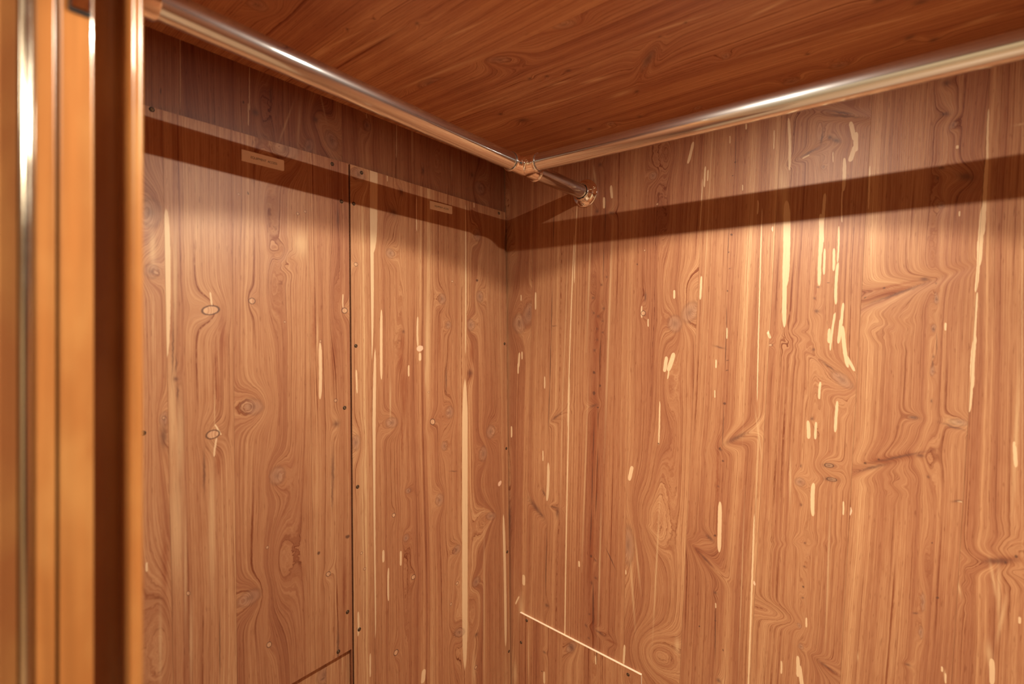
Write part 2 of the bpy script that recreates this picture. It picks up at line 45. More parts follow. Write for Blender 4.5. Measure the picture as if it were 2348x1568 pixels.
F_RIGHT=[("k",-0.7483,0.0065,0.01932,0.02169,0.0),("k",-0.7184,0.0299,0.01709,0.0263,-0.431),("b",-0.7777,0.3061,0.01296,0.06607,0.0),("b",-0.7594,0.2051,0.00983,0.04363,0.0),("s",-0.6985,0.0613,0.00236,0.02113,0.0),("s",-0.7428,0.0703,0.00179,0.00757,0.0),("s",-0.7497,-0.0846,0.00276,0.01964,-0.088),("s",-0.74,-0.0723,0.00205,0.00972,0.0),("s",-0.7524,-0.1054,0.00222,0.01304,0.0),("s",-0.7735,-0.2659,0.00229,0.01428,0.0),("d",-0.6985,-0.4384,0.00685,0.03069,0.852),("d",-0.683,-0.4504,0.00405,0.0142,0.897),("d",-0.7806,-0.4874,0.00588,0.0386,0.0),("b",-0.7749,-0.398,0.00869,0.07696,0.0),("s",-0.7346,-0.6266,0.0043,0.01292,0.0),("t",-0.7428,-0.705,0.00878,0.04325,0.0),("t",-0.7622,-0.8706,0.00614,0.03277,0.0),("s",-0.7552,-0.6835,0.00189,0.01332,-0.457),("s",-0.6714,-0.1343,0.00179,0.01457,0.0),("s",-0.6765,-0.31,0.00156,0.01253,0.0),("s",-0.6613,-0.3696,0.00357,0.04595,-0.042),("d",-0.6377,-0.2115,0.01827,0.00312,0.655),("d",-0.6426,-0.4253,0.01328,0.00262,0.058),("d",-0.674,-0.3982,0.00322,0.00896,0.695),("d",-0.6353,-0.4358,0.00503,0.01429,0.0),("d",-0.6451,0.001,0.00865,0.00144,-0.001),("c",-0.6513,0.0288,0.00124,0.06176,-0.021),("c",-0.6551,-0.0846,0.00137,0.062,-0.032),("c",-0.6588,-0.1882,0.00126,0.06232,-0.042),("c",-0.6676,-0.563,0.00145,0.08366,-0.021),("c",-0.6463,0.2341,0.00137,0.0512,-0.021),("d",-0.6651,-0.6639,0.00672,0.00519,0.0),("c",-0.5101,0.2355,0.00107,0.05203,-0.029),("c",-0.5144,0.1409,0.00107,0.0475,-0.029),("d",-0.4955,0.2448,0.00736,0.00377,-0.146),("d",-0.5305,0.2538,0.00548,0.00577,0.0),("d",-0.5229,0.3541,0.00494,0.00574,0.0),("s",-0.5133,0.2693,0.0028,0.01237,0.0),("s",-0.4955,0.29,0.00291,0.01437,0.095),("t",-0.537,0.3358,0.00326,0.02194,0.153),("d",-0.507,0.1071,0.00317,0.00284,0.0),("d",-0.5197,0.0907,0.00322,0.00287,0.0),("d",-0.5403,0.0628,0.00395,0.00329,-0.037),("d",-0.5144,0.039,0.00383,0.00343,0.0),("d",-0.5392,0.029,0.00329,0.0029,0.0),("d",-0.5283,0.0221,0.00368,0.00326,0.0),("d",-0.5165,0.0114,0.00277,0.00248,0.0),("d",-0.5305,-0.0058,0.00325,0.00288,0.0),("d",-0.5165,-0.0133,0.00256,0.00229,0.0),("d",-0.5305,-0.0298,0.00282,0.0025,0.0),("d",-0.537,-0.0531,0.00372,0.00328,0.0),("p",-0.5381,-0.1024,0.00329,0.0029,0.0),("p",-0.5229,-0.1302,0.00216,0.00287,0.0),("p",-0.5381,-0.1477,0.0033,0.00386,0.0),("d",-0.5392,-0.1758,0.01118,0.00341,0.401),("p",-0.5283,-0.1786,0.00218,0.00192,0.0),("p",-0.5458,-0.5112,0.0023,0.00291,0.0),("d",-0.5338,-0.5172,0.00284,0.00289,0.0),("d",-0.5338,-0.5557,0.00344,0.00327,0.0),("d",-0.5447,-0.57,0.00279,0.00388,0.0),("d",-0.5581,-0.6701,0.00408,0.00332,0.0),("d",-0.5514,-0.6957,0.00288,0.00234,0.0),("d",-0.5491,-0.6414,0.00355,0.00194,0.357),("c",-0.5392,-0.2531,0.00132,0.04374,-0.039),("c",-0.5425,-0.3504,0.00134,0.05346,-0.02),("c",-0.5458,-0.4481,0.00147,0.04901,-0.039),("c",-0.5283,-0.2035,0.00098,0.02887,-0.02),("c",-0.5294,-0.2997,0.00098,0.0387,-0.039),("c",-0.5327,-0.3869,0.001,0.02914,-0.039),("c",-0.5229,-0.0593,0.00107,0.03834,-0.039),("c",-0.5403,-0.6207,0.00233,0.05801,0.0),("d",-0.524,-0.6722,0.01294,0.00308,-0.158),("r",-0.4975,-0.6806,0.01334,0.00335,0.006),("r",-0.5294,-0.0115,0.01083,0.1153,-0.02),("r",-0.5381,-0.2433,0.01212,0.16486,-0.03),("r",-0.5447,-0.4866,0.0091,0.10784,-0.039),("r",-0.5425,-0.6505,0.00824,0.05808,0.0),("b",-0.5316,0.0943,0.00544,0.03848,0.0),("t",-0.5491,0.1438,0.00223,0.19375,-0.04),("t",-0.5017,-0.0019,0.00272,0.24574,-0.039),("s",-0.5993,-0.012,0.00141,0.22016,-0.041),("t",-0.6135,-0.0121,0.00119,0.20175,-0.041),("s",-0.5865,0.1867,0.00128,0.089,-0.041),("s",-0.61,-0.4548,0.00171,0.33382,-0.021),("t",-0.6231,-0.2554,0.00146,0.16268,-0.021),("t",-0.524,-0.5286,0.00224,0.14497,-0.029),("t",-0.5614,-0.3445,0.00205,0.19735,-0.04),("s",-0.5762,-0.538,0.00227,0.00691,0.0),("o",-0.4228,0.027,0.00476,0.00495,0.0),("s",-0.4266,0.0298,0.00153,0.01264,0.0),("s",-0.4124,0.0072,0.00122,0.00805,0.0),("d",-0.4181,0.061,0.00284,0.01077,0.0),("o",-0.42,0.1564,0.0021,0.00198,0.0),("o",-0.3929,0.2474,0.00278,0.00265,0.0),("p",-0.4363,0.1289,0.00146,0.00136,0.0),("k",-0.4012,0.3064,0.00755,0.00711,0.0),("b",-0.3695,0.2419,0.01167,0.08726,0.018),("b",-0.3686,0.3505,0.01639,0.03827,0.0),("c",-0.4975,-0.5015,0.0014,0.02537,0.548),("k",-0.3571,0.0052,0.01312,0.01554,0.0),("k",-0.3271,0.0271,0.01358,0.02012,-0.525),("b",-0.3204,0.0741,0.01668,0.02527,0.0),("s",-0.358,0.0631,0.0021,0.00864,0.0),("s",-0.3757,-0.076,0.00356,0.01584,-0.142),("s",-0.3642,-0.0711,0.00435,0.01938,-0.315),("s",-0.3695,-0.0931,0.00132,0.01229,-0.141),("s",-0.3884,-0.1956,0.00156,0.04419,-0.027),("p",-0.3902,-0.2372,0.00148,0.00176,0.0),("s",-0.4509,-0.3088,0.00386,0.01628,-0.216),("b",-0.3722,-0.1151,0.01252,0.06102,0.0),("b",-0.3884,-0.3189,0.0158,0.07928,0.0),("b",-0.4087,-0.3944,0.02395,0.05123,0.191),("q",-0.4181,-0.4192,0.02935,0.02693,0.0),("k",-0.4568,-0.4616,0.01238,0.03678,0.0),("s",-0.3255,0.3364,0.0027,0.02082,-0.256),("b",-0.3994,-0.6671,0.03808,0.03675,0.679),("t",-0.447,-0.5502,0.00274,0.0802,0.077),("t",-0.4353,-0.4918,0.00207,0.05264,0.115),("t",-0.3948,-0.4882,0.0019,0.14393,-0.053),("t",-0.3519,-0.6297,0.00564,0.01721,0.0),("s",-0.4618,-0.5202,0.00147,0.00461,0.0),("s",-0.4658,-0.6954,0.00236,0.02084,-0.055),("s",-0.3064,0.0734,0.00197,0.02247,-0.051),("s",-0.2991,0.2848,0.00158,0.01973,-0.052),("s",-0.2935,0.2862,0.00124,0.01065,-0.051),("s",-0.3056,0.2319,0.00083,0.04964,-0.052),("s",-0.2066,0.2124,0.00108,0.01239,-0.032),("s",-0.1808,0.3268,0.00092,0.01667,-0.032),("s",-0.226,0.363,0.00151,0.0071,0.0),("s",-0.2536,0.3444,0.00094,0.00724,0.0),("s",-0.2319,0.252,0.00075,0.00555,0.0),("p",-0.2446,0.3006,0.00153,0.0016,0.0),("p",-0.2491,0.2775,0.00108,0.00112,0.0),("p",-0.2513,0.1687,0.00183,0.00193,0.0),("p",-0.2559,0.137,0.0013,0.00137,0.0),("d",-0.2544,0.1063,0.00224,0.00115,0.492),("p",-0.2582,0.0654,0.00115,0.00161,0.0),("c",-0.2567,0.1516,0.00062,0.03214,-0.033),("c",-0.2438,0.318,0.00062,0.04777,-0.016),("c",-0.2597,0.0145,0.00077,0.02424,0.0),("c",-0.2613,-0.0421,0.00077,0.04047,-0.017),("s",-0.259,-0.0129,0.00123,0.0105,0.0),("d",-0.2721,-0.0391,0.01088,0.00196,-0.266),("c",-0.2582,-0.063,0.00311,0.00096,0.316),("c",-0.259,-0.0816,0.00312,0.00111,0.328),("s",-0.2784,-0.0704,0.00134,0.00819,0.0),("s",-0.2807,-0.1271,0.00103,0.00738,0.0),("p",-0.2636,-0.1434,0.00232,0.00243,0.0),("c",-0.2659,-0.1883,0.00078,0.04075,-0.033),("d",-0.2416,-0.2034,0.02424,0.00446,0.603),("d",-0.2705,-0.2304,0.00315,0.00244,0.159),("p",-0.2713,-0.2281,0.00158,0.00244,0.0),("p",-0.2659,-0.2508,0.00188,0.00195,0.0),("d",-0.2744,-0.2996,0.0024,0.00196,0.205),("s",-0.2721,-0.3749,0.00353,0.04748,-0.017),("d",-0.2902,-0.4003,0.00922,0.00372,-0.649),("p",-0.2799,-0.3934,0.00196,0.00197,0.0),("r",-0.3023,-0.4386,0.0284,0.00572,-0.675),("d",-0.2991,-0.4418,0.0212,0.00228,-0.674),("d",-0.2799,-0.5007,0.00334,0.00328,0.0),("s",-0.2791,-0.5242,0.00109,0.00491,0.0),("p",-0.2799,-0.5524,0.00152,0.00148,0.0),("p",-0.3089,-0.5751,0.00176,0.00125,0.371),("p",-0.2659,-0.6022,0.00126,0.00243,0.0),("c",-0.2799,-0.5753,0.00085,0.05737,0.0),("d",-0.2736,-0.6626,0.0043,0.0049,0.0),("r",-0.276,-0.2877,0.00239,0.0902,-0.017),("s",-0.2045,0.0373,0.00099,0.17079,-0.024),("t",-0.2253,0.0063,0.00088,0.18135,-0.032),("t",-0.208,-0.2586,0.00144,0.12535,-0.032),("s",-0.218,-0.5115,0.00137,0.17463,-0.032),("t",-0.2341,-0.4778,0.001,0.16047,-0.032),("t",-0.2052,-0.1959,0.00146,0.04572,0.13),("t",-0.291,0.2461,0.00082,0.24561,-0.051),("t",-0.2159,0.1943,0.00073,0.12446,-0.048),("w",-0.2123,-0.4602,0.00181,0.00391,0.0),("w",-0.1835,0.1706,0.00138,0.00459,0.0),("t",-0.1652,0.2173,0.00677,0.06792,0.0),("s",-0.1612,0.1415,0.00536,0.07511,-0.015),("s",-0.1646,0.0626,0.00335,0.06407,-0.015),("s",-0.1566,0.3134,0.00203,0.04515,0.015),("t",-0.1693,0.2483,0.0041,0.03785,0.0),("d",-0.1276,0.2919,0.01677,0.00232,0.374),("d",-0.1101,0.3111,0.00197,0.01262,-0.122),("s",-0.1326,0.2864,0.00544,0.00116,0.376),("d",-0.0986,0.3104,0.00373,0.0043,0.0),("d",-0.0896,0.3033,0.00828,0.00382,-0.674),("d",-0.0795,0.3404,0.02743,0.00235,-0.362),("d",-0.0825,0.3468,0.01913,0.00205,-0.42),("q",-0.0825,0.3702,0.02453,0.01274,-0.288),("b",-0.1157,0.3255,0.00767,0.0436,0.0),("k",-0.1083,0.2637,0.0025,0.00289,0.0),("s",-0.0679,0.3134,0.00281,0.01594,0.166),("s",-0.0639,0.295,0.00293,0.01534,0.0),("s",-0.0679,0.2771,0.00321,0.01301,-0.276),("s",-0.079,0.2456,0.0024,0.02667,-0.029),("s",-0.0943,0.2773,0.00061,0.00857,0.0),("s",-0.0465,0.2186,0.00091,0.03419,-0.028),("s",-0.0825,0.1968,0.00084,0.02825,-0.015),("s",-0.1071,0.197,0.00219,0.02287,-0.06),("s",-0.1107,0.1506,0.0031,0.03613,-0.015),("s",-0.1132,0.1001,0.00249,0.03255,-0.03),("s",-0.1064,0.1068,0.0016,0.02159,-0.03),("s",-0.1083,0.1575,0.00123,0.01878,0.0),("s",-0.0931,0.1092,0.0018,0.01854,-0.015),("s",-0.0866,0.1335,0.0012,0.02973,-0.029),("s",-0.0902,0.0698,0.00204,0.03409,-0.044),("r",-0.1107,0.1361,0.00434,0.06504,-0.015),("d",-0.1151,0.0654,0.00252,0.00187,-0.252),("d",-0.1207,0.0467,0.00212,0.00248,0.0),("d",-0.1169,0.0247,0.00388,0.0031,-0.515),("c",-0.101,0.0718,0.00243,0.00086,-0.057),("r",-0.1188,0.0677,0.0025,0.04363,-0.03),("d",-0.1219,-0.0387,0.00225,0.00292,0.0),("b",-0.1219,-0.038,0.00501,0.01022,0.0),("o",-0.187,-0.033,0.00345,0.00199,0.024),("s",-0.189,-0.0154,0.00211,0.00606,0.318),("w",-0.1897,-0.0108,0.00139,0.00384,0.0),("s",-0.0955,-0.0086,0.00145,0.03141,-0.117),("s",-0.0998,-0.0158,0.00205,0.0122,-0.029),("s",-0.0819,0.0198,0.00177,0.01835,-0.073),("s",-0.0848,-0.0085,0.00236,0.01984,-0.087),("s",-0.079,-0.0332,0.00259,0.03371,0.102),("s",-0.0726,-0.0562,0.00213,0.0172,0.453),("s",-0.0937,0.0093,0.0012,0.0114,-0.088),("k",-0.0825,-0.0864,0.01721,0.00755,-0.717),("d",-0.1004,-0.0661,0.01394,0.00208,-0.719),("q",-0.0825,-0.1253,0.02436,0.01385,-0.738),("q",-0.1507,-0.0239,0.03009,0.02538,0.018),("q",-0.141,-0.3645,0.04013,0.01037,0.271),("s",-0.1132,-0.1066,0.00172,0.01457,-0.059),("s",-0.0902,-0.1474,0.00202,0.0258,-0.058),("s",-0.1288,-0.174,0.00257,0.01535,0.03),("s",-0.1188,-0.1741,0.00187,0.01465,-0.045),("d",-0.1238,-0.155,0.00278,0.00322,0.0),("b",-0.1295,-0.1116,0.00254,0.02056,0.0),("b",-0.1219,-0.1329,0.00503,0.04381,0.0),("k",-0.1416,-0.2646,0.00658,0.00667,0.199),("o",-0.0998,-0.2289,0.00602,0.0032,0.056),("d",-0.0998,-0.2289,0.00963,0.00364,0.056),("o",-0.0961,-0.2512,0.00655,0.00292,0.031),("d",-0.0974,-0.2514,0.01081,0.00364,0.073),("s",-0.1232,-0.2902,0.00282,0.02787,-0.015),("s",-0.0801,-0.2946,0.0012,0.0113,0.0),("w",-0.0702,-0.2972,0.00107,0.00701,0.0),("d",-0.1397,-0.3027,0.00198,0.00252,0.0),("d",-0.1397,-0.2369,0.00131,0.0037,0.0),("d",-0.1339,-0.3663,0.00199,0.00251,0.0),("d",-0.1352,-0.4065,0.00201,0.00221,0.0),("p",-0.1371,-0.441,0.00135,0.00148,0.0),("d",-0.1371,-0.4602,0.00272,0.00222,0.339),("s",-0.132,-0.4997,0.00128,0.00819,-0.03),("k",-0.1422,-0.5088,0.00305,0.00371,0.0),("k",-0.1403,-0.5436,0.00383,0.00444,0.0),("s",-0.1693,-0.5919,0.00139,0.01143,-0.015),("s",-0.1442,-0.5794,0.00255,0.01783,0.0),("s",-0.1403,-0.5939,0.00299,0.01816,0.129),("r",-0.1004,-0.565,0.01591,0.00361,-0.395),("d",-0.1016,-0.562,0.01382,0.00246,-0.397),("b",-0.1358,-0.3779,0.00333,0.0369,0.0),("b",-0.1358,-0.4443,0.00338,0.02952,0.0),("t",-0.101,-0.3965,0.0015,0.10872,-0.029),("t",-0.1559,-0.2638,0.00175,0.04496,0.0),("b",-0.1911,-0.5016,0.02613,0.01014,-0.034),("r",-0.0146,0.0536,0.04353,0.00599,0.309),("d",-0.0104,0.0507,0.03942,0.00237,0.399),("r",-0.0157,0.0623,0.03798,0.00268,0.214),("p",-0.0279,0.0596,0.0014,0.00135,-0.05),("p",-0.0515,0.0456,0.00175,0.001,0.594),("q",-0.0236,0.0054,0.0267,0.03373,0.0),("d",0.0201,0.0702,0.00596,0.00325,-0.061),("r",-0.021,-0.2053,0.04413,0.00586,0.396),("d",-0.0104,-0.2001,0.03686,0.00193,0.415),("d",-0.0426,-0.222,0.02385,0.00262,0.458),("q",-0.021,-0.2436,0.02714,0.02019,0.202),("p",-0.0344,-0.2076,0.00132,0.00136,0.171),("p",-0.0515,-0.2168,0.0017,0.00138,0.176),("d",0.0151,-0.1938,0.00507,0.00261,0.166),("k",0.0333,0.0411,0.00242,0.00835,0.0),("d",0.0333,0.0398,0.00194,0.00257,0.0),("d",0.0328,0.063,0.00097,0.00193,0.0),("k",0.0304,-0.0026,0.00243,0.0058,0.0),("d",0.0309,-0.0045,0.00195,0.00257,0.0),("d",0.0299,-0.0451,0.00117,0.00387,0.0),("d",0.029,-0.0561,0.00147,0.00645,0.0),("k",0.029,-0.0658,0.00244,0.00645,0.0),("d",0.0285,-0.111,0.00128,0.00323,0.0),("c",0.0338,-0.027,0.00048,0.01926,0.0),("d",0.0076,-0.1373,0.00753,0.00305,-0.11),("k",0.0076,-0.1373,0.00401,0.00199,-0.11),("t",0.0538,-0.1388,0.01203,0.00509,-0.161),("d",0.0514,-0.1454,0.01307,0.00191,-0.299),("k",0.0584,-0.1382,0.00826,0.00444,-0.114),("d",0.0241,-0.2234,0.00201,0.00259,0.0),("b",0.025,-0.2019,0.00499,0.03623,0.0),("b",0.0201,-0.3522,0.00363,0.03249,0.0),("d",0.0561,-0.2524,0.0063,0.00187,0.289),("s",0.0584,-0.2525,0.00275,0.0009,0.037),("s",0.0434,-0.0006,0.00114,0.00573,0.0),("s",0.0584,0.1621,0.00094,0.00377,0.0),("s",0.0561,0.2587,0.00143,0.00252,0.0),("k",0.0386,0.1777,0.00389,0.00511,0.0),("d",0.0386,0.2321,0.00392,0.0032,-0.203),("d",0.0353,0.218,0.00246,0.00321,0.0),("d",0.0653,0.2141,0.01193,0.006,-0.451),("d",0.0434,0.3094,0.00592,0.00382,-0.268),("k",0.0519,0.2919,0.00386,0.00517,-0.283),("d",0.0444,0.355,0.00598,0.00509,-0.306),("p",0.029,-0.3205,0.00091,0.00116,0.0),("p",0.0348,-0.399,0.00133,0.00192,0.0),("d",0.0096,-0.4308,0.00418,0.00174,0.274),("d",0.001,-0.5127,0.00395,0.00213,0.069),("k",0.0161,-0.4578,0.00268,0.00848,0.0),("k",0.0181,-0.4114,0.00264,0.01302,0.0),("s",0.0396,-0.5021,0.00115,0.00383,0.0),("s",0.0434,-0.5138,0.00105,0.00764,0.0),("t",0.0425,-0.5078,0.00157,0.00637,0.0),("t",-0.0611,-0.5274,0.00124,0.00696,0.0),("b",0.0348,0.1206,0.00437,0.07698,0.0),("s",0.0873,0.2557,0.00109,0.0488,-0.013),("s",0.0847,0.1828,0.00209,0.05481,-0.038),("s",0.0807,0.128,0.00272,0.04279,-0.051),("s",0.078,0.0852,0.00162,0.03689,-0.038),("s",0.0749,0.005,0.00135,0.04329,-0.038),("s",0.0722,-0.0509,0.00226,0.03727,-0.038),("s",0.0708,-0.0882,0.00181,0.03426,-0.051),("r",0.1029,-0.3232,0.02111,0.00593,0.382),("d",0.0986,-0.3257,0.01837,0.00419,0.361),("p",0.105,-0.3262,0.00133,0.00181,0.0),("p",0.1155,-0.3146,0.0013,0.00179,0.0),("q",0.1114,-0.3206,0.02195,0.03589,0.0),("s",0.1147,-0.1771,0.0019,0.01536,0.049),("s",0.1135,-0.1636,0.00127,0.00597,0.0),("s",0.1189,-0.4003,0.00133,0.00475,0.0),("t",0.0986,-0.3705,0.00228,0.04238,0.0),("t",0.0934,-0.3541,0.00197,0.02896,0.131),("t",0.1012,-0.4059,0.00252,0.03155,-0.142),("t",0.0891,-0.4593,0.00398,0.01781,0.064),("s",0.0921,-0.4824,0.00286,0.01827,0.0),("t",0.1197,0.2748,0.0057,0.00182,-0.009),("t",0.1155,-0.1502,0.0025,0.09577,-0.036),("t",0.0584,-0.3781,0.00158,0.01193,0.135),("q",0.063,-0.3641,0.00677,0.03753,0.0),("t",0.1213,0.0284,0.00082,0.33184,0.0)]
F_COVER=[("k",-0.5935,-0.7307,0.00811,0.01733,-0.667),("d",-0.5935,-0.7307,0.00901,0.008,-0.415),("d",-0.6689,-0.7734,0.00495,0.00374,0.0),("s",-0.6689,-0.8337,0.00265,0.01455,0.0),("p",-0.6753,-0.822,0.00196,0.00146,0.0),("t",-0.7157,-0.8017,0.00232,0.06396,0.0),("b",-0.5294,-0.7512,0.00474,0.02882,0.0),("s",-0.5305,-0.7325,0.00165,0.00961,0.0),("c",-0.5283,-0.722,0.00118,0.0192,0.0),("b",-0.4539,-0.7316,0.01302,0.03672,0.0)]
F_LOWER=[("k",0.4496,-0.6031,0.01404,0.0143,-0.216),("d",0.4455,-0.6083,0.00559,0.00229,-0.028),("t",0.4832,-0.5986,0.00136,0.023,-0.009)]
F_CEIL=[("k",0.5606,-0.4821,0.00845,0.01605,-0.556),("d",0.7021,-0.3041,0.02746,0.00793,-0.682),("k",0.7066,-0.3082,0.02789,0.00466,-0.682),("k",0.5415,-0.6168,0.01103,0.0213,-0.153),("d",0.6543,-0.4168,0.00529,0.00554,-0.347),("d",0.6354,-0.4787,0.0042,0.00357,-0.682),("d",0.6473,-0.4531,0.00414,0.00424,-0.682),("t",0.7066,-0.3978,0.00572,0.02331,-0.156),("t",0.7778,-0.3863,0.00804,0.0241,0.061),("t",0.6788,-0.4479,0.00374,0.01983,-0.168),("d",0.7872,-0.3623,0.00644,0.00452,-0.682),("k",0.77,-0.2111,0.00795,0.00585,-0.132),("d",0.6592,-0.2689,0.00322,0.00305,-0.682),("d",0.6496,-0.2295,0.00297,0.00291,-0.682),("d",0.7555,-0.5874,0.01011,0.01217,-0.478),("k",0.8778,-0.4597,0.00852,0.00784,-0.682),("d",0.8842,-0.4006,0.00605,0.00589,-0.682),("d",0.874,-0.5052,0.00446,0.00536,-0.682),("k",0.9167,-0.3012,0.0077,0.00647,-0.682),("d",0.8391,-0.1149,0.00407,0.00325,-0.682),("k",0.9068,-0.0815,0.01085,0.01221,-0.501),("k",0.9165,-0.1485,0.01177,0.01121,-0.492),("d",0.8809,0.0023,0.00816,0.00652,-0.516),("d",0.9097,0.0296,0.00708,0.00651,-0.514),("t",0.8894,0.0759,0.00669,0.02367,0.115),("d",0.7557,-0.0274,0.00607,0.00758,-0.682),("d",0.7941,0.0135,0.00767,0.00977,-0.536),("d",0.4251,-0.5086,0.00478,0.0035,-0.682),("d",0.3732,-0.5922,0.00308,0.00238,-0.682),("d",0.3826,-0.5448,0.00283,0.0023,-0.682),("k",0.2735,-0.6363,0.01129,0.01101,-0.682),("t",0.3795,-0.6732,0.00469,0.0246,0.013),("t",0.3835,-0.6162,0.0019,0.04177,-0.127),("k",0.5511,-0.358,0.00859,0.01395,-0.454),("t",0.687,-0.1382,0.00401,0.0287,0.17),("t",0.4116,-0.6159,0.00399,0.07824,-0.089),("t",0.5294,-0.5873,0.00377,0.10648,-0.075),("t",0.6452,-0.2468,0.00308,0.0549,-0.116),("t",0.6585,-0.657,0.00348,0.06829,0.062),("t",0.6577,-0.6002,0.00331,0.05916,-0.03),("t",0.7281,-0.5136,0.00344,0.06068,-0.133),("t",0.7876,-0.1359,0.00384,0.0631,-0.084),("t",0.816,-0.0366,0.00373,0.0462,-0.159),("b",0.5638,-0.4743,0.02163,0.02643,-0.682),("d",0.7074,-0.6028,0.00574,0.005,-0.682),("t",0.4747,-0.472,0.00273,0.04255,-0.084)]
S_RIGHT=[(-0.7412,-0.7008),(-0.6857,-0.6386),(-0.4749,-0.4448),(-0.3658,-0.2965),(-0.2428,-0.1669),(-0.1077,-0.0405),(0.0237,0.0922)]
S_PANEL1=[(0.2315,0.2136),(0.3077,0.301),(0.4328,0.4197)]
S_PANEL2=[(0.5493,0.5435),(0.7971,0.8037)]
S_BAND=[(0.237,0.237),(0.4906,0.4906),(0.6128,0.6128)]
SCREWS_P1=[(0.2022,0.2918),(0.4671,0.287),(0.4845,0.224),(0.191,-0.1411),(0.4873,-0.1462),(0.49,-0.5115),(0.4714,-0.5725)]
SCREWS_P2=[(0.5265,0.2861),(0.5094,0.2249),(0.5114,-0.036),(0.5126,-0.2938),(0.5137,-0.5539),(0.9194,0.2814),(0.9357,-0.0438),(0.938,-0.3064),(0.9368,-0.5643),(0.9393,-0.8129)]
SCREWS_AC=[(-0.7211,-0.7184),(-0.7387,-0.7791),(-0.4539,-0.7297)]
PLATE1=[(0.3153,0.2696),(0.3802,0.2701),(0.3801,0.253),(0.3159,0.2524)]
PLATE2=[(0.6926,0.2674),(0.7578,0.2658),(0.7575,0.2492),(0.6924,0.2496)]
X0, KL, YB, ZC = -.78507, -.0146084, .95, .405
FR_LEFT = lambda u, v, n: (X0 + KL * v + n, u, v)
FR_RIGHT = lambda u, v, n: (u, YB - n, v)
FR_CEIL = lambda u, v, n: (v, u, ZC - n)

# ------------------------------------------------------------------ node helper
class G:
    def __init__(s, name):
        s.m = bpy.data.materials.new(name); s.m.use_nodes = True; s.t = s.m.node_tree
        s.b = s.t.nodes['Principled BSDF']
    def n(s, typ, **kw):
        x = s.t.nodes.new(typ)
        for a, v in kw.items(): setattr(x, a, v)
        return x
    def put(s, sock, v):
        if v is None: return
        if isinstance(v, bpy.types.NodeSocket): s.t.links.new(v, sock)
        elif isinstance(v, tuple) and len(v) == 3 and sock.type == 'RGBA': sock.default_value = (*v, 1)
        else: sock.default_value = v
    def ma(s, op, a, b=None, c=None, clamp=False):
        x = s.n('ShaderNodeMath', operation=op, use_clamp=clamp)
        s.put(x.inputs[0], a); s.put(x.inputs[1], b); s.put(x.inputs[2], c)
        return x.outputs[0]
    def vm(s, op, a, b=None, scale=None):
        x = s.n('ShaderNodeVectorMath', operation=op)
        s.put(x.inputs[0], a); s.put(x.inputs[1], b)
        if scale is not None: s.put(x.inputs['Scale'], scale)
        return x.outputs['Value'] if op in ('LENGTH', 'DOT_PRODUCT') else x.outputs[0]
    def noise(s, vec=None, w=None, scale=1, detail=2, rough=.5, dim='2D', dist=0):
        x = s.n('ShaderNodeTexNoise', noise_dimensions=dim)
        x.inputs['Scale'].default_value = scale; x.inputs['Detail'].default_value = detail
        x.inputs['Roughness'].default_value = rough; x.inputs['Distortion'].default_value = dist
        if vec is not None: s.put(x.inputs['Vector'], vec)
        if w is not None: s.put(x.inputs['W'], w)
        return x.outputs['Fac']
    def sm(s, a, lo, hi, t0=0., t1=1.):
        x = s.n('ShaderNodeMapRange', interpolation_type='SMOOTHSTEP')
        s.put(x.inputs[0], a)
        flip = lo > hi
        x.inputs[1].default_value = min(lo, hi); x.inputs[2].default_value = max(lo, hi)
        x.inputs[3].default_value = t1 if flip else t0; x.inputs[4].default_value = t0 if flip else t1
        return x.outputs[0]
    def mix(s, f, a, b, mode='MIX'):
        x = s.n('ShaderNodeMix', data_type='RGBA', blend_type=mode)
        s.put(x.inputs[0], f); s.put(x.inputs[6], a); s.put(x.inputs[7], b)
        return x.outputs[2]
    def rad(s, P, f, su=1., sv=1.):
        x = s.n('ShaderNodeMapping', vector_type='TEXTURE')
        s.put(x.inputs[0], P); x.inputs[1].default_value = (f[1], f[2], 0)
        x.inputs[2].default_value = (0, 0, f[5]); x.inputs[3].default_value = (f[3] * su, f[4] * sv, 1)
        return s.vm('LENGTH', x.outputs[0])
    def blunt(s, P, f):
        x = s.n('ShaderNodeMapping', vector_type='TEXTURE')
        s.put(x.inputs[0], P); x.inputs[1].default_value = (f[1], f[2], 0)
        x.inputs[2].default_value = (0, 0, f[5]); x.inputs[3].default_value = (f[3], f[4], 1)
        q = s.n('ShaderNodeSeparateXYZ'); s.put(q.inputs[0], x.outputs[0])
        a, b = q.outputs[0], q.outputs[1]
        # a shallow bow, then a blunt-ended lens
        b2 = s.ma('MULTIPLY', b, b)
        bow = (int(abs(f[1]) * 7717 + abs(f[2]) * 5501) % 9 - 4) * .22 * min(1., (f[4] / max(f[3], 1e-6)) / 22.)
        a = s.ma('MULTIPLY_ADD', b2, bow, a)
        return s.ma('MULTIPLY_ADD', b2, s.ma('MULTIPLY', b2, b2), s.ma('MULTIPLY', a, a))
    def gau(s, r, kk=1.):
        return s.ma('POWER', math.exp(-kk), s.ma('MULTIPLY', r, r))

